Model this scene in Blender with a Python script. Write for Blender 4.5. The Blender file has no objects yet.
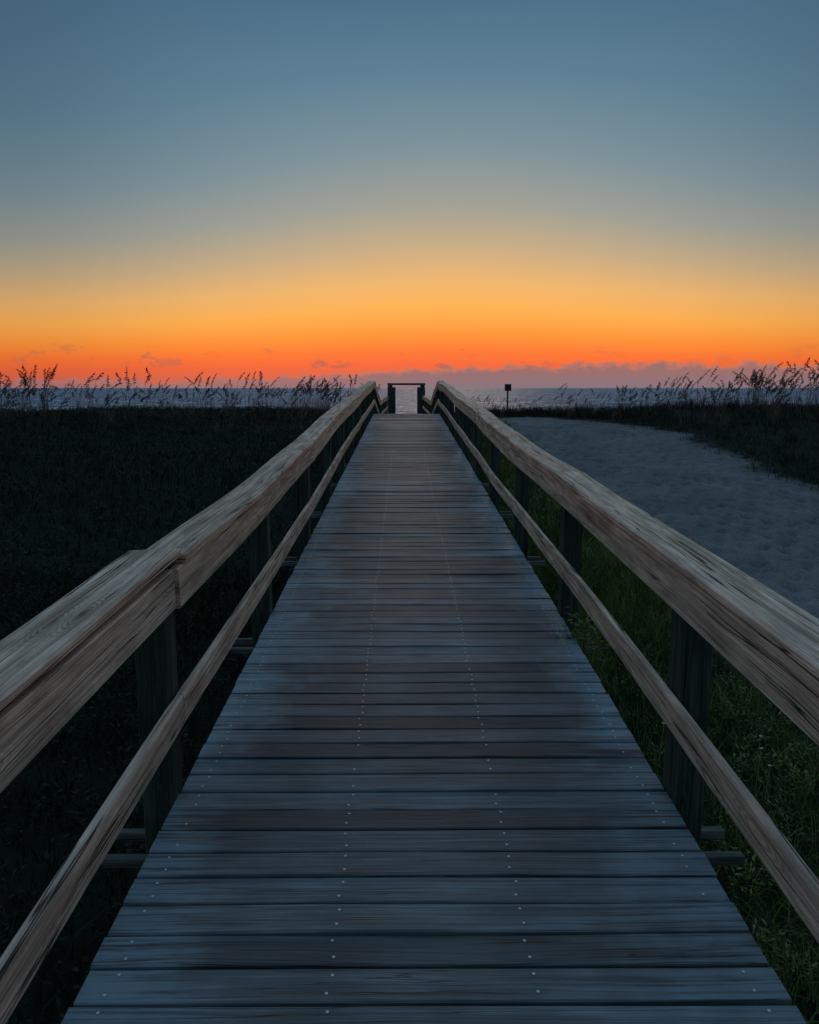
import bpy, math, random
import numpy as np
from mathutils import Vector
random.seed(7); rng=np.random.default_rng(11)
S=bpy.context.scene
COL=S.collection
CX=0.08      # boardwalk centre line
HW=1.02      # deck half width
CRY=24.0     # crest of the ramp
ENDY=45.0
def dz(y):
    if y<=CRY: return 0.042*y
    if y<=30: return 0.042*CRY-0.11*(y-CRY)
    return 0.042*CRY-0.66
def lin(r,g,b):
    f=lambda c:(c/255/12.92) if c/255<=0.04045 else ((c/255+0.055)/1.055)**2.4
    return (f(r),f(g),f(b),1)
def sc(c,k): return (c[0]*k,c[1]*k,c[2]*k,1)
# ---------------------------------------------------------------- node helpers
class NT:
    def __init__(s,nt): s.nt=nt; nt.nodes.clear()
    def n(s,t,**k):
        nd=s.nt.nodes.new(t)
        for a,v in k.items(): setattr(nd,a,v)
        return nd
    def l(s,a,b): s.nt.links.new(a,b)
    def put(s,inp,v):
        if hasattr(v,'is_output'): s.l(v,inp)
        else: inp.default_value=v
    def m(s,op,a,b=0.0,c=0.0,clamp=False):
        nd=s.n('ShaderNodeMath',operation=op); nd.use_clamp=clamp
        s.put(nd.inputs[0],a); s.put(nd.inputs[1],b); s.put(nd.inputs[2],c)
        return nd.outputs[0]
    def mix(s,f,a,b,bt='MIX'):
        nd=s.n('ShaderNodeMix',data_type='RGBA',blend_type=bt)
        s.put(nd.inputs[0],f); s.put(nd.inputs[6],a); s.put(nd.inputs[7],b)
        return nd.outputs[2]
    def ramp(s,f,stops,interp='LINEAR'):
        nd=s.n('ShaderNodeValToRGB'); cr=nd.color_ramp; cr.interpolation=interp
        while len(cr.elements)<len(stops): cr.elements.new(0.5)
        for e,(p,c) in zip(cr.elements,stops):
            e.position=p; e.color=c if len(c)==4 else (*c,1)
        s.put(nd.inputs[0],f); return nd.outputs[0]
    def mr(s,v,a,b,c=0.0,d=1.0,it='SMOOTHSTEP'):
        nd=s.n('ShaderNodeMapRange',interpolation_type=it)
        s.put(nd.inputs[0],v)
        for i,x in zip((1,2,3,4),(a,b,c,d)): s.put(nd.inputs[i],x)
        return nd.outputs[0]
    def noise(s,vec,scale,detail=4,rough=0.55,dist=0.0):
        nd=s.n('ShaderNodeTexNoise'); s.l(vec,nd.inputs['Vector'])
        nd.inputs['Scale'].default_value=scale; nd.inputs['Detail'].default_value=detail
        nd.inputs['Roughness'].default_value=rough; nd.inputs['Distortion'].default_value=dist
        return nd.outputs[0]
    def comb(s,x,y,z=0.0):
        nd=s.n('ShaderNodeCombineXYZ'); s.put(nd.inputs[0],x); s.put(nd.inputs[1],y); s.put(nd.inputs[2],z); return nd.outputs[0]
    def sep(s,v):
        nd=s.n('ShaderNodeSeparateXYZ'); s.l(v,nd.inputs[0]); return nd.outputs
    def mapping(s,v,scale):
        nd=s.n('ShaderNodeMapping'); s.l(v,nd.inputs[0]); nd.inputs['Scale'].default_value=scale; return nd.outputs[0]
    def bump(s,h,strength,dist=0.01,normal=None):
        nd=s.n('ShaderNodeBump'); nd.inputs['Strength'].default_value=strength; nd.inputs['Distance'].default_value=dist
        s.l(h,nd.inputs['Height'])
        if normal is not None: s.l(normal,nd.inputs['Normal'])
        return nd.outputs[0]
    def principled(s,col,rough,normal=None,spec=0.5,metal=0.0):
        p=s.n('ShaderNodeBsdfPrincipled'); o=s.n('ShaderNodeOutputMaterial')
        s.put(p.inputs['Base Color'],col); s.put(p.inputs['Roughness'],rough)
        p.inputs['Specular IOR Level'].default_value=spec; p.inputs['Metallic'].default_value=metal
        if normal is not None: s.l(normal,p.inputs['Normal'])
        s.l(p.outputs[0],o.inputs[0]); return p
def newmat(name):
    m=bpy.data.materials.new(name); m.use_nodes=True; return m,NT(m.node_tree)

def wood(name,dark,mid,light,rough=0.75,fine=38,tonevar=0.35,crack=1.0,spec=0.3,deck=False,blotch=(0.66,1.2),xs_=1.2,crw=28,contr=0.14,cw=0.013):
    m,t=newmat(name)
    uv=t.n('ShaderNodeUVMap',uv_map='UVMap').outputs[0]
    x,y,_=t.sep(uv)[:3]
    low=t.noise(t.mapping(uv,(1.0,5,1)),1.0,2,0.5)
    yy=t.m('ADD',y,t.m('MULTIPLY',t.m('SUBTRACT',low,0.5),0.045))
    v=t.comb(t.m('MULTIPLY',x,xs_),t.m('MULTIPLY',yy,fine))
    g=t.noise(v,1.0,4,0.65)
    v2=t.comb(t.m('MULTIPLY',x,2.2),t.m('MULTIPLY',yy,fine*3.2))
    g2=t.noise(v2,1.0,3,0.7)
    gg=t.m('ADD',t.m('MULTIPLY',g,0.55),t.m('MULTIPLY',g2,0.45))
    col=t.ramp(gg,[(0.49-contr,dark),(0.48,mid),(0.49+contr,light)])
    tone=t.n('ShaderNodeAttribute',attribute_name='tone').outputs['Fac']
    tv=t.mr(tone,0,1,1-tonevar,1+tonevar*0.8,'LINEAR')
    col=t.mix(1.0,col,t.comb(tv,tv,tv),'MULTIPLY')
    bl=t.noise(t.mapping(uv,(1.6,9,1)),1.6,4,0.65)
    bf=t.mr(bl,0.36,0.68,blotch[0],blotch[1])
    col=t.mix(1.0,col,t.comb(bf,bf,bf),'MULTIPLY')
    cv=t.comb(t.m('MULTIPLY',x,0.6),t.m('MULTIPLY',yy,crw),3.7)
    c=t.noise(cv,1.0,2,0.45)
    cm=t.m('ABSOLUTE',t.m('SUBTRACT',c,0.5))
    gate=t.mr(t.noise(t.mapping(uv,(0.9,9,1)),1.0,1,0.5),0.47,0.52)
    ck=t.m('MULTIPLY',t.mr(cm,0.0,cw,1,0),gate)
    ck=t.m('MULTIPLY',ck,crack)
    col=t.mix(t.m('MULTIPLY',ck,0.97),col,(0.010,0.009,0.009,1))
    vo=t.n('ShaderNodeTexVoronoi'); t.l(t.mapping(uv,(1.4,6.5,1)),vo.inputs['Vector']); vo.inputs['Scale'].default_value=1.0
    kd=t.mr(vo.outputs['Distance'],0.04,0.13,1,0)
    ring=t.m('MULTIPLY',t.m('ADD',t.m('SINE',t.m('MULTIPLY',vo.outputs['Distance'],140.0)),1.0),0.5)
    kr=t.m('MULTIPLY',t.mr(vo.outputs['Distance'],0.10,0.40,0.6,0),ring)
    col=t.mix(t.m('MULTIPLY',t.m('MAXIMUM',t.m('MULTIPLY',kd,0.85),kr),0.35 if deck else 1.0),col,(dark[0]*0.5,dark[1]*0.42,dark[2]*0.4,1))
    if deck:
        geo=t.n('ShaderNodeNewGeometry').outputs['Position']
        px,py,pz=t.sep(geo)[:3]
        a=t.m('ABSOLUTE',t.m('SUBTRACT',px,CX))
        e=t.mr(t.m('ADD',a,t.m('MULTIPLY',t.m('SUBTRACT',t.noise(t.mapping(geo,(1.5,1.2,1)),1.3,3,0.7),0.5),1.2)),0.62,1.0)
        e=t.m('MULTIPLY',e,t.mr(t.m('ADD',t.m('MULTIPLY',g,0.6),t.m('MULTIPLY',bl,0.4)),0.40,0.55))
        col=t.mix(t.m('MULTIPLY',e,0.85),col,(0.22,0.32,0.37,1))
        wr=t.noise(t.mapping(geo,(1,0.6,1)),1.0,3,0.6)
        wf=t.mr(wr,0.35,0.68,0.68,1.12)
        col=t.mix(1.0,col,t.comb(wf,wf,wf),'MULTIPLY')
    h=t.m('SUBTRACT',gg,t.m('MULTIPLY',ck,1.2))
    nb=t.bump(h,1.0,0.006)
    t.principled(col,t.mr(gg,0.3,0.7,rough-0.08,rough+0.1),nb,spec)
    return m
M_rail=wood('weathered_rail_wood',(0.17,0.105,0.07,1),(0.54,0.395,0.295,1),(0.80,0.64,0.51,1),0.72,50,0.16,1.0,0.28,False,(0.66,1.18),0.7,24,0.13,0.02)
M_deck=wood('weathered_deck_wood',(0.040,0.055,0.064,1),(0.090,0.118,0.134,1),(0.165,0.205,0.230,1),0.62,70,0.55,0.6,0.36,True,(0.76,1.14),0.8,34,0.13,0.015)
M_post=wood('treated_post_wood',(0.014,0.024,0.019,1),(0.030,0.048,0.038,1),(0.06,0.09,0.07,1),0.8,40,0.2,0.8,0.15)
M_beam=wood('treated_beam_wood',(0.04,0.06,0.055,1),(0.08,0.115,0.105,1),(0.15,0.19,0.175,1),0.8,40,0.2,0.8,0.2)
m_,t_=newmat('galvanised_screw'); t_.principled((0.6,0.61,0.63,1),0.4,None,0.5,0.3); M_screw=m_

# ---------------------------------------------------------------- mesh builder
class B:
    def __init__(s): s.v=[];s.f=[];s.uv=[];s.t=[];s.mi=[]
    def board(s,p0,p1,w,h,side=None,ch=0.004,segs=1,tone=None,mi=0,warp=0.0,endskew=0.0,bow=0.0):
        p0=Vector(p0);p1=Vector(p1); d=(p1-p0); L=d.length; d.normalize()
        if side is None: side=Vector((1,0,0))
        side=Vector(side); side=(side-d*side.dot(d)).normalized(); up=side.cross(d).normalized()
        if up.z<0 and abs(d.z)<0.9: up=-up
        a,b=w/2,h/2
        sec=[(-a+ch,-b),(a-ch,-b),(a,-b+ch),(a,b-ch),(a-ch,b),(-a+ch,b),(-a,b-ch),(-a,-b+ch)]
        per=[0]
        for i in range(8):
            q,r=sec[i],sec[(i+1)%8]; per.append(per[-1]+math.hypot(q[0]-r[0],q[1]-r[1]))
        ou,ov=random.uniform(0,50),random.uniform(0,50)
        tone=random.random() if tone is None else tone
        base=len(s.v); ph=random.uniform(0,6.28); ph2=random.uniform(0,6.28)
        for k in range(segs+1):
            u=k/segs; env=math.sin(math.pi*u)**0.5 if warp>0.002 else 1
            c=p0+d*(L*u)+up*(env*warp*math.sin(ph+u*8)+bow*math.sin(math.pi*u))+side*(env*warp*math.sin(ph2+u*6))
            tw=0.02*math.sin(ph+u*5) if warp>0.002 else 0
            for (x,y) in sec:
                q=c+side*(x-y*tw)+up*(y+x*tw)
                if endskew and k in(0,segs): q=q+d*(endskew*x/a)
                s.v.append(q)
        for k in range(segs):
            for i in range(8):
                j=(i+1)%8
                s.f.append((base+k*8+i,base+k*8+j,base+(k+1)*8+j,base+(k+1)*8+i))
                u0=ou+L*k/segs;u1=ou+L*(k+1)/segs
                s.uv+=[(u0,ov+per[i]),(u0,ov+per[i+1]),(u1,ov+per[i+1]),(u1,ov+per[i])]
                s.t.append(tone); s.mi.append(mi)
        for k,rev in((0,True),(segs,False)):
            idx=list(range(8)); 
            if rev: idx=idx[::-1]
            s.f.append(tuple(base+k*8+i for i in idx))
            s.uv+=[(ou+sec[i][0]*0.3,ov+sec[i][1]) for i in idx]; s.t.append(tone*0.5); s.mi.append(mi)
    def disc(s,c,r,up,mi=1,n=7):
        up=Vector(up).normalized(); a=up.orthogonal().normalized(); b=up.cross(a); base=len(s.v); c=Vector(c)
        for i in range(n):
            q=6.283*i/n; s.v.append(c+a*r*math.cos(q)+b*r*math.sin(q))
        s.f.append(tuple(base+i for i in range(n))); s.uv+=[(0,0)]*n; s.t.append(0.5); s.mi.append(mi)
    def obj(s,name,mats,parent=None):
        me=bpy.data.meshes.new(name); me.from_pydata([tuple(v) for v in s.v],[],s.f)
        uvl=me.uv_layers.new(name='UVMap'); uvl.data.foreach_set('uv',np.array(s.uv,dtype=np.float32).ravel())
        at=me.attributes.new('tone','FLOAT','FACE'); at.data.foreach_set('value',np.array(s.t,dtype=np.float32))
        for m in mats: me.materials.append(m)
        me.polygons.foreach_set('material_index',np.array(s.mi,dtype=np.int32))
        me.update()
        import bmesh
        bm=bmesh.new(); bm.from_mesh(me); bmesh.ops.recalc_face_normals(bm,faces=bm.faces); bm.to_mesh(me); bm.free()
        o=bpy.data.objects.new(name,me); COL.objects.link(o)
        if parent: o.parent=parent
        return o
def empty(name,parent=None,loc=(0,0,0)):
    o=bpy.data.objects.new(name,None); COL.objects.link(o); o.location=loc; o.empty_display_size=0.3
    if parent: o.parent=parent
    return o

# ---------------------------------------------------------------- terrain
_w=[(rng.uniform(0.25,1.1),rng.uniform(0,6.28),rng.uniform(0,6.28)) for _ in range(10)]
_w2=[(rng.uniform(1.5,5),rng.uniform(0,6.28),rng.uniform(0,6.28)) for _ in range(14)]
_w3=[(rng.uniform(9,18),rng.normal(1.57,0.45),rng.uniform(0,6.28)) for _ in range(14)]
def wob(x,y,ws):
    r=0
    for k,a,p in ws: r=r+np.sin(k*(x*math.cos(a)+y*math.sin(a))+p)
    return r/math.sqrt(len(ws))
def sst(a,b,v):
    u=np.clip((v-a)/(b-a),0,1); return u*u*(3-2*u)
def pathright(y): return 7.5-2.0*sst(21,29,y)
def sandmask(x,y):
    e=0.16*wob(x,y,_w)+0.16*wob(x,y,_w2)
    p=sst(-0.35,0.35,(x+e)-3.05)*sst(-0.9,0.9,pathright(y)-(x+e*1.2))*(1-sst(28.0,29.6,y+e))
    b=sst(35,38,y+e*2)
    return np.maximum(p,b)
fx=[];fy=[];fa=[];fr=[]
for trk in range(26):
    x=rng.uniform(3.0,7.4); y=rng.uniform(2,6); a=1.57+rng.normal(0,0.12); k=0
    while y<29:
        x+=0.36*math.cos(a); y+=0.36*math.sin(a); a+=rng.normal(0,0.06); a+=(1.57-a)*0.1; k+=1
        sd=0.09*(1 if k%2 else -1); fx.append(x+sd);fy.append(y);fa.append(a);fr.append(rng.uniform(0.7,1.0))
for i in range(900): fx.append(rng.uniform(2.8,8));fy.append(rng.uniform(2,30));fa.append(rng.uniform(0,3.1));fr.append(rng.uniform(0.6,1.3))
def gz0(x,y):
    x=np.asarray(x,dtype=float);y=np.asarray(y,dtype=float)
    left=sst(1,-4,x)
    rightd=sst(6.5,10,x)
    path=sst(2.2,3.6,x)*(1-rightd)
    crest=0.62+0.30*left+0.36*rightd+0.10*path
    z=-0.78+(crest+0.78)*sst(0.5,27,y)
    z=z+0.07*wob(x,y,_w)*sst(1.2,3,np.abs(x-CX))*(1-0.6*path)
    z=z+0.018*wob(x,y,_w2)
    z=z+(0.28*sst(12,20,y)*rightd*np.sin(x*0.42+1.0))*0.35
    down=sst(30,62,y)
    z=z*(1-down)+(-2.6)*down
    far=sst(62,130,y); z=z-far*2.2
    return z
gz=gz0
xs=np.concatenate([-30-np.sinh(np.linspace(6.5,0.3,26))*4.5,np.linspace(-30,2.4,230),np.arange(2.45,8.4,0.055),np.linspace(8.45,30,150),30+np.sinh(np.linspace(0.3,6.5,26))*4.5])
ys=np.concatenate([-6-np.sinh(np.linspace(5,0.3,14))*3,np.linspace(-6,2.9,45),np.arange(3,30,0.065),np.linspace(30.1,50,90),50+np.sinh(np.linspace(0.3,6,24))*4.5])
X,Y=np.meshgrid(xs,ys); Z=gz(X,Y); SM=sandmask(X,Y)
D=np.zeros_like(Z)
for a_,b_,c_,r_ in zip(fx,fy,fa,fr):
    i0,i1=np.searchsorted(xs,[a_-0.5,a_+0.5]); j0,j1=np.searchsorted(ys,[b_-0.5,b_+0.5])
    if i1<=i0 or j1<=j0: continue
    u=(X[j0:j1,i0:i1]-a_);v=(Y[j0:j1,i0:i1]-b_); p=u*math.cos(c_)+v*math.sin(c_); q=-u*math.sin(c_)+v*math.cos(c_)
    r2=(p/(0.14*r_))**2+(q/(0.08*r_))**2
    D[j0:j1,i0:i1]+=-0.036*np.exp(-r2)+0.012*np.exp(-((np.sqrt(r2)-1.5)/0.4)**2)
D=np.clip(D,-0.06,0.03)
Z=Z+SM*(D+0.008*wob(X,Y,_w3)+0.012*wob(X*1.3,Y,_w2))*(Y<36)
nx,ny=len(xs),len(ys)
V=np.stack([X.ravel(),Y.ravel(),Z.ravel()],1)
ii,jj=np.meshgrid(np.arange(nx-1),np.arange(ny-1)); a=(jj*nx+ii).ravel()
F=np.stack([a,a+1,a+1+nx,a+nx],1)
def npmesh(name,V,F,attrs=None,corner=None):
    me=bpy.data.meshes.new(name); n=len(V); nf=len(F); k=F.shape[1]
    me.vertices.add(n); me.vertices.foreach_set('co',V.astype(np.float32).ravel())
    me.loops.add(nf*k); me.loops.foreach_set('vertex_index',F.astype(np.int32).ravel())
    me.polygons.add(nf); me.polygons.foreach_set('loop_start',np.arange(0,nf*k,k,dtype=np.int32))
    if attrs:
        for an,av in attrs.items():
            at=me.attributes.new(an,'FLOAT','POINT'); at.data.foreach_set('value',av.astype(np.float32))
    me.update(calc_edges=True); me.validate()
    return me
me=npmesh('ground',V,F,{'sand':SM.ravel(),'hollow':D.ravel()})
me.polygons.foreach_set('use_smooth',np.ones(len(F),dtype=bool))
m,t=newmat('dune_ground')
pos=t.n('ShaderNodeNewGeometry').outputs['Position']
sa=t.n('ShaderNodeAttribute',attribute_name='sand').outputs['Fac']
ho=t.n('ShaderNodeAttribute',attribute_name='hollow').outputs['Fac']
nz=t.noise(pos,2.2,5,0.7)
sm=t.mr(t.m('ADD',sa,t.m('MULTIPLY',t.m('SUBTRACT',nz,0.5),0.9)),0.25,0.95)
n1=t.noise(pos,0.9,4,0.6); n2=t.noise(pos,26,3,0.7)
sandc=t.ramp(n1,[(0.3,(0.115,0.125,0.128,1)),(0.7,(0.185,0.19,0.19,1))])
sf=t.mr(n2,0.3,0.7,0.76,1.2); sandc=t.mix(1.0,sandc,t.comb(sf,sf,sf),'MULTIPLY')
hf=t.mr(ho,-0.055,0.02,0.8,1.1); sandc=t.mix(1.0,sandc,t.comb(hf,hf,hf),'MULTIPLY')  # footprint relief shading put into the sand colour: hollows darker, rims lighter
soil=t.ramp(nz,[(0.3,(0.008,0.010,0.008,1)),(0.7,(0.022,0.026,0.018,1))])
col=t.mix(sm,soil,sandc)
hh=t.m('ADD',t.m('MULTIPLY',n1,0.5),t.m('MULTIPLY',n2,0.25))
nb=t.bump(hh,0.8,0.07)
t.principled(col,0.95,nb,0.1)
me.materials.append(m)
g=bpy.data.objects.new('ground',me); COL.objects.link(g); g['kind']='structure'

# sea
SEA=-3.2
V=np.array([[-30000,95,SEA],[30000,95,SEA],[30000,40000,SEA],[-30000,40000,SEA]]); F=np.array([[0,1,2,3]])
me=npmesh('sea',V,F)
m,t=newmat('sea_water')
pos=t.n('ShaderNodeNewGeometry').outputs['Position']
px,py,pz=t.sep(pos)[:3]
w1=t.noise(t.comb(t.m('MULTIPLY',px,0.10),t.m('MULTIPLY',py,0.10)),1.0,4,0.7,0.4)
w2=t.noise(t.comb(t.m('MULTIPLY',px,0.6),t.m('MULTIPLY',py,0.35)),1.0,3,0.65,0.3)
w3=t.noise(t.comb(t.m('MULTIPLY',px,0.012),t.m('MULTIPLY',py,0.012)),1.0,3,0.6)
h=t.m('ADD',t.m('MULTIPLY',w1,3.0),t.m('MULTIPLY',w2,0.9))
nb=t.bump(h,1.0,1.2)
glint=t.m('MULTIPLY',t.mr(t.m('ADD',t.m('MULTIPLY',w1,0.45),t.m('MULTIPLY',w2,0.55)),0.49,0.56),t.mr(w3,0.3,0.65,0.6,1))
colr=t.mix(glint,(0.045,0.09,0.15,1),(0.62,0.74,0.88,1))  # wavelet sparkle painted into the water colour as pale flecks
t.principled(colr,0.55,nb,0.1)
me.materials.append(m)
o=bpy.data.objects.new('sea',me); COL.objects.link(o); o['kind']='structure'

# ---------------------------------------------------------------- grass
def blades(P,H,W,lean,tone):
    n=len(P); th=rng.uniform(0,2*np.pi,n); fx=rng.uniform(0,2*np.pi,n)
    sx=np.cos(th)*W/2; sy=np.sin(th)*W/2
    dx=np.cos(fx)*lean*H; dy=np.sin(fx)*lean*H
    V=np.zeros((n,6,3))
    def ring(i,f,ww):
        c=np.stack([P[:,0]+dx*f*f,P[:,1]+dy*f*f,P[:,2]+H*(f-0.25*lean*f*f)],1)
        V[:,i]=c+np.stack([sx*ww,sy*ww,0*sx],1); V[:,i+1]=c-np.stack([sx*ww,sy*ww,0*sx],1)
    ring(0,0,1);ring(2,0.5,0.8);ring(4,1.0,0.12)
    b=(np.arange(n)*6)[:,None]
    F=np.concatenate([b+np.array([[0,1,3,2]]),b+np.array([[2,3,5,4]])],0)
    return V.reshape(-1,3),F,np.repeat(tone,6)
def scatter(n,x0,x1,y0,y1,biasy=1.0):
    x=rng.uniform(x0,x1,n); y=y0+(y1-y0)*rng.uniform(0,1,n)**biasy
    return x,y
def leaves(P,n,size):
    k=rng.integers(0,len(P),n); c=P[k]
    hgt=rng.uniform(0.02,1,n); an=rng.uniform(0,6.28,n); R=rng.uniform(0.01,0.10,n)
    sz=size*rng.uniform(0.5,1.2,n)
    o=np.stack([c[:,0]+R*np.cos(an),c[:,1]+R*np.sin(an),c[:,2]+hgt*c[:,3]],1)
    d=np.stack([np.cos(an),np.sin(an),rng.uniform(-0.3,0.9,n)],1); sd=np.stack([-np.sin(an),np.cos(an),rng.uniform(-.5,.5,n)],1)
    V=np.zeros((n,4,3)); V[:,0]=o; V[:,1]=o+d*(sz*0.5)[:,None]+sd*(sz*0.18)[:,None]; V[:,2]=o+d*sz[:,None]; V[:,3]=o+d*(sz*0.5)[:,None]-sd*(sz*0.18)[:,None]
    F=(np.arange(n)*4)[:,None]+np.array([[0,1,2,3]])
    tone=np.clip(0.3+0.4*hgt+rng.uniform(-.2,.2,n),0,1)
    return V.reshape(-1,3),F,np.repeat(tone,4)
def grassfield(name,mat,regions,leafreg=None):
    Vs=[];Fs=[];Ts=[];off=0
    for (n,x0,x1,y0,y1,by,hmin,hmax,w,lean,clump) in regions:
        x,y=scatter(n,x0,x1,y0,y1,by)
        nc=max(8,n//28); cx,cy=scatter(nc,x0,x1,y0,y1,by); k=rng.integers(0,nc,n)
        pull=rng.uniform(0,1,n)<clump
        r=rng.normal(0,0.07+0.012*np.sqrt(np.maximum(y,0)),n); an=rng.uniform(0,6.28,n)
        x=np.where(pull,cx[k]+r*np.cos(an),x); y=np.where(pull,cy[k]+r*np.sin(an),y)
        ch=rng.uniform(0.5,1.35,nc)[k]; ct=rng.uniform(0,1,nc)[k]
        keep=(np.abs(x-CX)>HW+0.13)&(rng.uniform(0,1,n)>sandmask(x,y)*1.15)
        x,y,ch,ct=x[keep],y[keep],ch[keep],ct[keep]; m_=len(x)
        hm=0.75+0.25*wob(x,y,_w)
        H=rng.uniform(hmin,hmax,m_)*np.clip(hm,0.45,1.5)*ch
        z=gz(x,y)-0.02
        a,b,c=blades(np.stack([x,y,z],1),H,rng.uniform(0.7,1.3,m_)*w,rng.uniform(0.1,1,m_)*lean,np.clip(ct*0.6+rng.uniform(0,0.4,m_),0,1))
        Vs.append(a);Fs.append(b+off);Ts.append(c);off+=len(a)
    for (npl,n,x0,x1,y0,y1,hh,size) in (leafreg or []):
        x,y=scatter(npl,x0,x1,y0,y1); keep=(np.abs(x-CX)>HW+0.16)&(sandmask(x,y)<0.5); x,y=x[keep],y[keep]
        P=np.stack([x,y,gz(x,y),rng.uniform(0.3,1,len(x))*hh],1)
        a,b,c=leaves(P,n,size); Vs.append(a);Fs.append(b+off);Ts.append(c);off+=len(a)
    me=npmesh(name,np.concatenate(Vs),np.concatenate(Fs),{'tone':np.concatenate(Ts)})
    me.materials.append(mat)
    o=bpy.data.objects.new(name,me); COL.objects.link(o); o['kind']='stuff'
    return o
def grassmat(name,a,b,c,r0=0.3,r1=0.85):
    m,t=newmat(name)
    tn=t.n('ShaderNodeAttribute',attribute_name='tone').outputs['Fac']
    pos=t.n('ShaderNodeNewGeometry').outputs['Position']
    q=t.m('ADD',t.m('MULTIPLY',tn,0.40),t.m('MULTIPLY',t.noise(pos,0.9,4,0.6),0.75))
    col=t.ramp(q,[(r0,a),((r0+r1)/2,b),(r1,c)])
    t.principled(col,0.75,None,0.08); return m
GL=grassmat('dark_dune_grass',(0.009,0.014,0.010,1),(0.018,0.030,0.018,1),(0.038,0.050,0.028,1))
GR=grassmat('green_dune_grass',(0.020,0.038,0.014,1),(0.080,0.13,0.038,1),(0.22,0.27,0.09,1),0.38,0.80)
o=grassfield('dune_grass',GL,[
 (38000,-7,-1.0,0.0,9,1.0,0.10,0.32,0.009,1.0,0.3),
 (70000,-22,-1.0,7,33,1.1,0.13,0.34,0.019,1.0,0.2),
 (36000,6.8,24,8,34,1.1,0.16,0.40,0.018,0.8,0.4),
 (9000,1.1,7.5,27.0,34,1.0,0.15,0.4,0.018,0.6,0.6),
 (3000,1.1,3.4,20,28,1.0,0.15,0.4,0.014,0.6,0.6),
 (6500,5.6,9.0,9,28,1.0,0.08,0.26,0.014,0.9,0.6),
],[(1500,16000,-6,-1.1,1,10,0.30,0.05),(2500,16000,-16,-1.2,8,26,0.35,0.09)])
o['label']='dense dark dune grass and low scrub covering the sandy slopes'
o=grassfield('verge_grass',GR,[
 (42000,1.15,3.5,0.5,9,1.0,0.08,0.34,0.0060,1.0,0.75),
 (20000,1.15,3.3,8,24,1.0,0.10,0.32,0.011,0.8,0.7),
 (900,3.0,7.8,3,28,1.0,0.06,0.2,0.012,0.8,0.9),
],[(260,12000,1.2,3.4,0.8,9,0.22,0.032),(160,4000,1.2,3.3,8,22,0.25,0.045)])
o['label']='green grass and leafy weeds growing beside the boardwalk posts'

# weed reaching over the deck edge
n=150; bx=1.16+0.03*rng.normal(0,1,n); by=4.80+0.06*rng.normal(0,1,n)
P=np.stack([bx,by,gz(bx,by)],1)
a_,b_,c_=blades(P,rng.uniform(0.85,1.08,n),rng.uniform(0.007,0.011,n),rng.uniform(0.05,0.22,n),rng.uniform(0.2,1,n))
lp=np.stack([np.array([1.14,1.11,1.17,1.2]),np.array([4.76,4.84,4.86,4.74]),np.array([.10]*4),np.array([.24,.20,.28,.26])],1)
l_,lf_,lt_=leaves(lp,220,0.05)
me=npmesh('weed',np.concatenate([a_,l_]),np.concatenate([b_,lf_+len(a_)]),{'tone':np.concatenate([c_,lt_])}); me.materials.append(GR)
o=bpy.data.objects.new('weed',me); COL.objects.link(o); o['label']='tall green weed poking up at the deck edge'; o['category']='plant'

# ---------------------------------------------------------------- boardwalk
bw=empty('boardwalk',None,(0,0,0)); bw['label']='long weathered wooden boardwalk with plank deck and rails over the dune'; bw['category']='boardwalk'
PITCH=0.136
b=B(); y=-1.2; k=0; jl=[-0.93,-0.30,0.30,0.93]
while y<ENDY:
    w=0.1250+random.uniform(-0.0045,0.0015); yc=y+PITCH/2
    z0=dz(yc); sl=(dz(yc+.01)-dz(yc-.01))/0.02
    e=0.004
    lx=CX-HW+random.uniform(-e,e); rx=CX+HW+random.uniform(-e,e)
    sk=random.uniform(-0.0025,0.0025)
    zt=random.uniform(-0.0035,0.0035)
    d=Vector((0,1,sl)).normalized()
    near=yc<14
    b.board((lx,yc-sk,z0-0.019+zt),(rx,yc+sk,z0-0.019+zt+random.uniform(-.003,.003)),w,0.038,side=d,ch=0.004,segs=6 if near else 1,warp=0.0019 if near else 0)
    if yc<16:
        for jx in jl:
            for s in(-1,1):
                if random.random()<0.06: continue
                xx=CX+jx+random.uniform(-0.008,0.008); yy=yc+s*0.034+random.uniform(-.004,.004)
                b.disc((xx,yy,z0+zt+0.0032+sl*(yy-yc)),0.005,(0,-sl,1),1)
    y+=PITCH
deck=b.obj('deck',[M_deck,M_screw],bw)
for jx in (-0.96,-0.30,0.30,0.96):
    b=B(); pts=[-1.2,3.0,7.6,12.2,16.8,CRY,30,37,ENDY]
    for a0,a1 in zip(pts[:-1],pts[1:]):
        b.board((CX+jx,a0+.002,dz(a0)-0.107),(CX+jx,a1-.002,dz(a1)-0.107),0.04,0.128,ch=0.003)
    b.obj('joist',[M_post],bw)
posty=[0.7+2.3*i for i in range(0,20)]
def ground1(x,y): return float(gz(x,y))
for py in posty:
    if py>ENDY: break
    b=B(); 
    for s in(-1,1):
        yy=py+s*(0.065+0.022); z=dz(yy)-0.225-0.022
        b.board((CX-1.30-random.uniform(0,.03),yy,z),(CX+1.30+random.uniform(0,.03),yy,z),0.038,0.044,side=(0,1,0),ch=0.004)
    b.obj('cross_beam',[M_beam],bw)
    for s in(-1,1):
        b=B(); x=CX+s*0.72
        b.board((x,py,min(ground1(x,py),-0.2)-0.4),(x,py,dz(py)-0.175),0.11,0.11,side=(1,0,0),ch=0.006); b.obj('support_pile',[M_post],bw)
JL=[-1.75,3.0,7.65,12.25,16.9,21.2,CRY+.1,30,34.7,39.4,ENDY]
JR=[-1.75,5.35,9.95,14.6,19.2,21.9,CRY+.1,30,34.7,39.4,ENDY]
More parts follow.
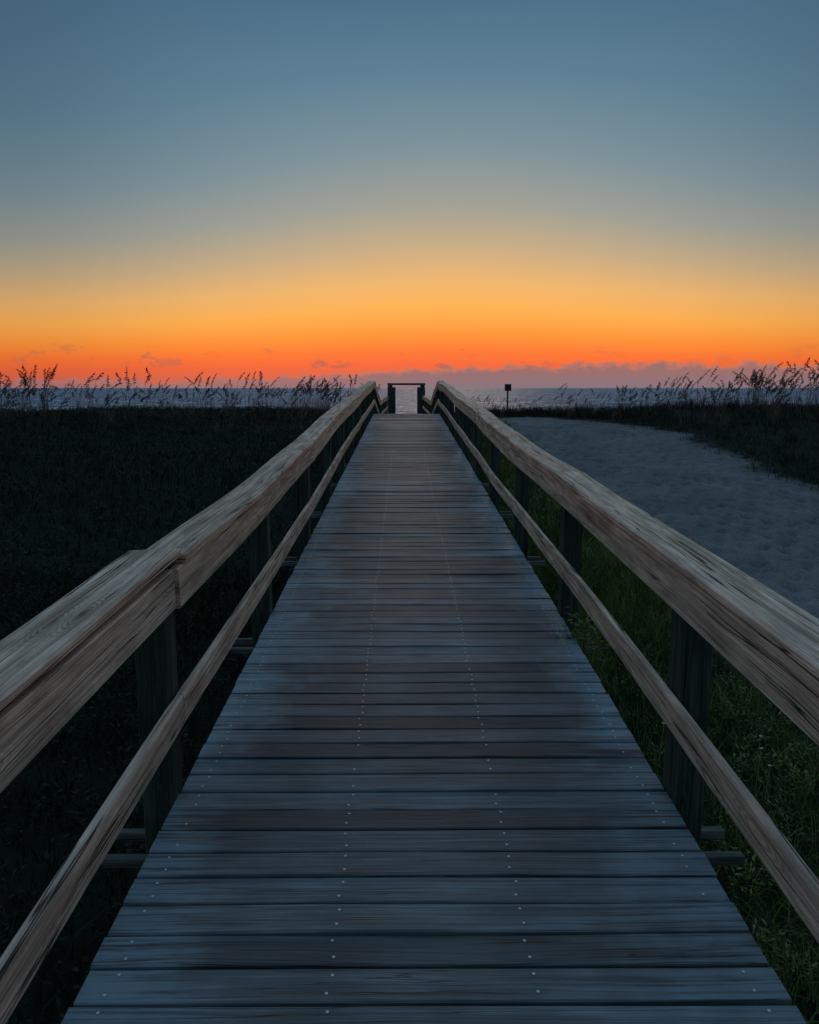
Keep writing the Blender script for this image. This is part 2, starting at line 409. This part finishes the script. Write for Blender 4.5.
for s in(-1,1):
    r=empty('railing',bw); joints=JL if s<0 else JR
    jh=[random.uniform(-.024,.024) for _ in joints]; jl_=[random.uniform(-.018,.018) for _ in joints]
    jh[0]=0;jh[1]=0;jl_[1]=0;jl_[0]=0
    bows=[random.choice((-1,1))*random.uniform(.014,.032) for _ in joints]
    for py in posty:
        if py>ENDY: break
        b=B(); x=CX+s*(HW+0.004+0.065)
        top=dz(py)+0.935
        b.board((x,py,dz(py)-0.34),(x+random.uniform(-.006,.006),py+random.uniform(-.01,.01),top),0.13,0.13,side=(1,0,0),ch=0.006,segs=3)
        b.obj('post',[M_post],r)
    for nm,w,h,xo,zo in (('handrail_cap',0.200,0.034,HW-0.05+0.10,0.981),('rail_board',0.04,0.165,HW-0.0205,0.879),('middle_rail',0.034,0.125,HW-0.0205,0.375)):
        b=B()
        for i,(a0,a1) in enumerate(zip(joints[:-1],joints[1:])):
            g=0.003; z_st=jh[i]; z_en=jh[i+1]; jx=0; bow=bows[i]*(0.6 if nm=='middle_rail' else 1)
            if i==0: bow=0.016 if s>0 else 0
            es=random.uniform(-.008,.008)
            if i==0 and s<0 and nm!='middle_rail':
                z_st=0.085
                z_en=0.034 if nm=='handrail_cap' else 0.0; jx=0.016; es=0.02 if nm=='handrail_cap' else es
            if i==5: z_en+=0.04
            if i==6: z_st+=0.04
            x0=CX+s*(xo+jx+jl_[i]); x1=CX+s*(xo+jx+jl_[i+1])
            e1=a1-g
            if nm=='handrail_cap' and i==0 and s<0: e1=a1+0.05
            if nm=='handrail_cap' and i==1 and s<0: a0=a0+0.080
            wp=0.006 if nm!='rail_board' else 0.0045
            b.board((x0,a0+g,dz(a0)+zo+z_st),(x1,e1,dz(a1)+zo+z_en),w,h,side=(1,0,0),ch=0.006 if nm!='middle_rail' else 0.005,segs=20,warp=wp,endskew=es,bow=bow)
        b.obj(nm,[M_rail],r)

# gateway
gw=empty('wooden_gateway',None,(CX,ENDY+0.3,dz(ENDY))); gw['label']='dark square wooden gateway frame at the end of the boardwalk'; gw['category']='gateway'
def loc(o,base): 
    for v in o.data.vertices: v.co-=Vector(base)
base=(CX,ENDY+0.3,dz(ENDY))
ztop=2.07
for s in(-1,1):
    b=B(); b.board((CX+.06+s*0.86,ENDY+.3,-1.6),(CX+.06+s*0.86,ENDY+.3,ztop-0.22),0.46,0.2,ch=0.01); o=b.obj('post',[M_post],gw); loc(o,base)
    b=B(); b.board((CX+.06+s*0.94,ENDY+.3,ztop-0.219),(CX+.06+s*0.94,ENDY+.3,ztop-0.111),0.26,0.16,ch=0.01); o=b.obj('post_cap',[M_post],gw); loc(o,base)
b=B(); b.board((CX-1.04,ENDY+.3,ztop-0.05),(CX+1.16,ENDY+.3,ztop-0.05),0.22,0.12,side=(0,1,0),ch=0.01); o=b.obj('crossbeam',[M_beam],gw); loc(o,base)

# sign
sx,sy=4.0,30.0; sz=ground1(sx,sy)
sg=empty('beach_sign',None,(sx,sy,sz)); sg['label']='small dark square notice board on a thin post in the sand'; sg['category']='sign'
b=B(); b.board((0,0,-0.3),(0,0,1.16),0.06,0.06,ch=0.004); b.obj('post',[M_post],sg)
b=B(); b.board((-0.125,-0.05,1.09),(0.125,-0.05,1.09),0.03,0.26,side=(0,1,0),ch=0.004); b.obj('sign_board',[M_post],sg)

# ---------------------------------------------------------------- sea oats
m,t=newmat('sea_oat_straw')
oi=t.n('ShaderNodeObjectInfo').outputs['Random']
col=t.ramp(oi,[(0,(0.04,0.035,0.028,1)),(1,(0.18,0.145,0.105,1))]); t.principled(col,0.8,None,0.15); M_oat=m
def oat(i):
    r=np.random.default_rng(100+i); V=[];F=[]
    def quad(a,b,c,d):
        n=len(V); V.extend([a,b,c,d]); F.append((n,n+1,n+2,n+3))
    def strip(pts,ws,ang):
        sd=Vector((math.cos(ang),math.sin(ang),0)); n=len(V)
        for p,w in zip(pts,ws): V.append(p+sd*w/2); V.append(p-sd*w/2)
        for j in range(len(pts)-1): F.append((n+2*j,n+2*j+1,n+2*j+3,n+2*j+2))
    for st in range(r.integers(1,6)):
        H=r.uniform(0.8,1.5); az=r.normal(0,0.8); ln=r.uniform(0.0,0.45); bx,by=r.uniform(-.35,.35,2)
        if r.uniform()<0.25: az+=3.1
        dr=r.uniform(0.3,1.4); dirv=Vector((math.cos(az),math.sin(az),0)); pts=[]
        for j in range(13):
            f=j/12; droop=max(0,f-0.72)/0.28
            pts.append(Vector((bx,by,0))+dirv*(ln*f*f+0.12*dr*droop**1.6)+Vector((0,0,H*f-0.07*dr*droop**2)))
        for a in (0.3,1.9): strip(pts,[0.010-0.004*j/12 for j in range(13)],a)
        hs=r.uniform(0.70,0.80)
        for j in range(38):
            f=hs+(1-hs)*j/37; q=f*12; k=min(int(q),11); p=pts[k].lerp(pts[k+1],q-k)
            env=math.sin(min(1,(1-(f-hs)/(1-hs))*1.0+0.12)*math.pi*0.62)
            L=r.uniform(0.02,0.085)*max(0.3,env); a=r.uniform(0,6.28)
            o_=Vector((math.cos(a),math.sin(a),r.uniform(-0.5,0.7)))*L+dirv*0.025
            tip=p+o_+Vector((0,0,-0.015)); mid=p+o_*0.5
            sd=Vector((math.cos(a+1.57),math.sin(a+1.57),0.2)).normalized()*r.uniform(0.006,0.012)
            quad(p,mid+sd,tip,mid-sd)
            quad(p,mid+Vector((0,0,0.010)),tip,mid-Vector((0,0,0.010)))
    for st in range(r.integers(6,12)):
        az=r.uniform(0,6.28); H=r.uniform(0.3,0.8); out=r.uniform(0.1,0.45); dirv=Vector((math.cos(az),math.sin(az),0))
        pts=[Vector((r.uniform(-.1,.1),0,0))*(1)+dirv*(out*(j/6)**1.5)+Vector((0,0,H*math.sin(j/6*1.75))) for j in range(7)]
        strip(pts,[0.011*(1-j/7) for j in range(7)],az+1.57)
    me=bpy.data.meshes.new('sea_oats'); me.from_pydata([tuple(v) for v in V],[],F); me.materials.append(M_oat); me.update(); return me
oats=[oat(i) for i in range(24)]
def place(x,y,sc):
    o=bpy.data.objects.new('sea_oats',random.choice(oats)); COL.objects.link(o)
    o.location=(x,y,ground1(x,y)-0.03); o.rotation_euler=(random.uniform(-.1,.1),random.uniform(-.12,.12),random.uniform(-0.7,0.7)); o.scale=(sc,sc,sc)
    o['label']='wispy sea oats with drooping seed heads on the dune crest'; o['category']='sea oats'; o['group']='sea oats along the dune crest'
cl=[-13.2,-12.4,-11.0,-9.4,-7.8,-7.0,-5.2,-4.4,-2.9]
for i in range(130):
    x=random.choice(cl)+random.gauss(0,0.55) if random.random()<.5 else -1.7-random.random()*13.5
    x=min(x,-1.6); y=random.uniform(20,30)
    place(x,y,random.uniform(0.6,1.12)*(1.2 if random.random()<.2 else 1)*(1.08 if x<-7 else 1))
for i in range(28): place(random.uniform(-4.2,-1.4),random.uniform(24,31),random.uniform(0.7,1.15))
cr_=[7.5,9,11.2,12.0,12.6,13.2,13.8]
for i in range(122):
    x=random.choice(cr_)+random.gauss(0,0.45) if random.random()<.55 else 5.0+random.random()**0.8*10.5
    place(x,random.uniform(25 if x<8 else 21,31),random.uniform(0.6,1.0)+0.07*max(0,x-8.5))
for i in range(16): place(random.uniform(1.9,5.5),random.uniform(29,32),random.uniform(0.45,0.8))

# small white flowers
m,t=newmat('white_petal'); t.principled((0.5,0.5,0.47,1),0.6,None,0.3); M_pet=m
fl=B(); fl.board((0,0,0),(0.02,0,0.3),0.004,0.004,ch=0.0005)
for kk in range(6):
    a=kk*1.05; fl.disc((0.02+0.007*math.cos(a),0.007*math.sin(a),0.302+0.001*kk),0.005,(math.cos(a)*.4,math.sin(a)*.4,1),1,6)
fo=fl.obj('wildflower',[GR,M_pet])
def setf(o,x,y,s):
    o.location=(x,y,ground1(x,y)); o.scale=(s,s,s); o['label']='tiny white wildflower in the green grass'; o['category']='flower'; o['group']='white wildflowers in the grass'
setf(fo,2.25,4.6,1.0)
for i in range(14):
    o=fo.copy(); COL.objects.link(o); setf(o,random.uniform(1.4,2.9),random.uniform(2.4,6.0),random.uniform(0.9,1.25))

# ---------------------------------------------------------------- world
w=bpy.data.worlds.new('World'); S.world=w; w.use_nodes=True; t=NT(w.node_tree)
d=t.n('ShaderNodeTexCoord').outputs['Generated']
x,y,z=t.sep(d)[:3]
el=t.m('MULTIPLY',t.m('ARCSINE',z),57.2958)
az=t.m('MULTIPLY',t.m('ARCTAN2',x,y),57.2958)
elp=t.m('MAXIMUM',el,0.0)
arch=t.mr(t.m('ABSOLUTE',t.m('SUBTRACT',az,3.0)),0,36,0.90,1.30)
elq=t.m('MULTIPLY',elp,t.m('ADD',t.m('MULTIPLY',t.m('SUBTRACT',arch,1.0),t.mr(elp,10,30,1,0)),1.0))
fac=t.m('SQRT',t.m('DIVIDE',elq,90.0))
facw=t.m('SQRT',t.m('DIVIDE',elp,90.0))
def st(e): return math.sqrt(e/90)
ZEN=2.6
east=t.ramp(fac,[(0,lin(190,108,94)),(st(0.7),lin(214,104,78)),(st(1.5),lin(240,104,60)),(st(2.4),lin(251,120,54)),(st(3.5),lin(253,146,58)),(st(5),lin(250,172,80)),(st(6.8),lin(232,177,108)),(st(9),lin(194,168,131)),(st(11.5),lin(156,156,145)),(st(15),lin(122,142,150)),(st(19.5),lin(93,125,144)),(st(25),lin(71,105,131)),(st(34),lin(72,106,134)),(st(52),sc(lin(78,112,136),1.7)),(1,sc(lin(82,113,136),ZEN))],'LINEAR')
west=t.ramp(facw,[(0,lin(118,114,126)),(st(6),lin(136,128,138)),(st(15),lin(126,137,150)),(st(40),sc(lin(94,119,140),1.5)),(1,sc(lin(82,113,136),ZEN))])
hl=t.m('SQRT',t.m('ADD',t.m('MULTIPLY',x,x),t.m('MULTIPLY',y,y)))
ga=math.radians(3)
dotg=t.m('DIVIDE',t.m('ADD',t.m('MULTIPLY',x,math.sin(ga)),t.m('MULTIPLY',y,math.cos(ga))),t.m('MAXIMUM',hl,0.001))
wf=t.mr(dotg,0.90,-0.3,0,1)
sky=t.mix(wf,east,west)
gl=t.mr(dotg,0.86,1.0,0.82,1.08); sky=t.mix(1.0,sky,t.comb(gl,gl,gl),'MULTIPLY')
# clouds
v1=t.comb(t.m('MULTIPLY',az,0.10),2.0); n1=t.noise(v1,1.0,2,0.6)
v2=t.comb(t.m('MULTIPLY',az,0.7),t.m('MULTIPLY',el,0.9)); n2=t.noise(v2,1.0,5,0.62)
rightup=t.mr(az,-16,8,0.55,1.75)
T=t.m('ADD',t.m('MULTIPLY',rightup,t.mr(n1,0.3,0.7,0.85,1.05)),t.m('MULTIPLY',t.m('SUBTRACT',n2,0.5),2.0))
bank=t.mr(t.m('SUBTRACT',T,el),-0.03,0.12)
edge=t.mr(t.m('SUBTRACT',T,el),0.0,0.5)
ccol=t.mix(edge,lin(200,122,98),lin(146,112,112))
ccol=t.mix(t.mr(el,0.0,1.3,0.85,0.0),ccol,lin(128,118,128))
sky=t.mix(t.m('MULTIPLY',bank,t.mr(az,-22,6,0.6,0.92)),sky,ccol)
v3=t.comb(t.m('MULTIPLY',az,0.42),t.m('MULTIPLY',el,0.95),23.1); n3=t.noise(v3,1.0,5,0.62)
win=t.m('MULTIPLY',t.mr(el,0.8,1.5),t.mr(el,2.3,4.0,1,0.6))
win=t.m('MULTIPLY',win,t.mr(el,3.4,4.3,1,0))
gap=t.mr(t.noise(t.comb(t.m('MULTIPLY',az,0.12),9.0),1.0,1,0.5),0.40,0.58)
puff=t.m('MULTIPLY',t.mr(t.m('MULTIPLY',n3,win),0.55,0.63),gap)
sky=t.mix(t.m('MULTIPLY',puff,t.mr(az,4,14,0.62,0.25)),sky,lin(156,102,92))
bg=t.n('ShaderNodeBackground')
sky=t.mix(t.mr(el,-0.35,-0.02,1,0),sky,lin(40,48,60))
t.l(sky,bg.inputs[0]); bg.inputs[1].default_value=1.0
out=t.n('ShaderNodeOutputWorld'); t.l(bg.outputs[0],out.inputs[0])
sl=bpy.data.lights.new('sun','SUN'); sl.energy=0.24; sl.angle=math.radians(12); sl.color=(1,0.72,0.50); 
so=bpy.data.objects.new('sun',sl); COL.objects.link(so)
dv=Vector((math.sin(ga),math.cos(ga),math.tan(math.radians(7)))); so.rotation_euler=dv.to_track_quat('Z','Y').to_euler()

# ---------------------------------------------------------------- camera
c=bpy.data.cameras.new('camera'); co=bpy.data.objects.new('camera',c); COL.objects.link(co); S.camera=co
c.sensor_fit='VERTICAL'; c.sensor_height=36; c.lens=770/1024*36; c.clip_start=0.05; c.clip_end=60000
co.location=(0,0,1.8); co.rotation_euler=(math.radians(90-9.15),0,math.radians(-0.41))
S.view_settings.view_transform='Standard'; S.view_settings.look='None'; S.view_settings.exposure=0
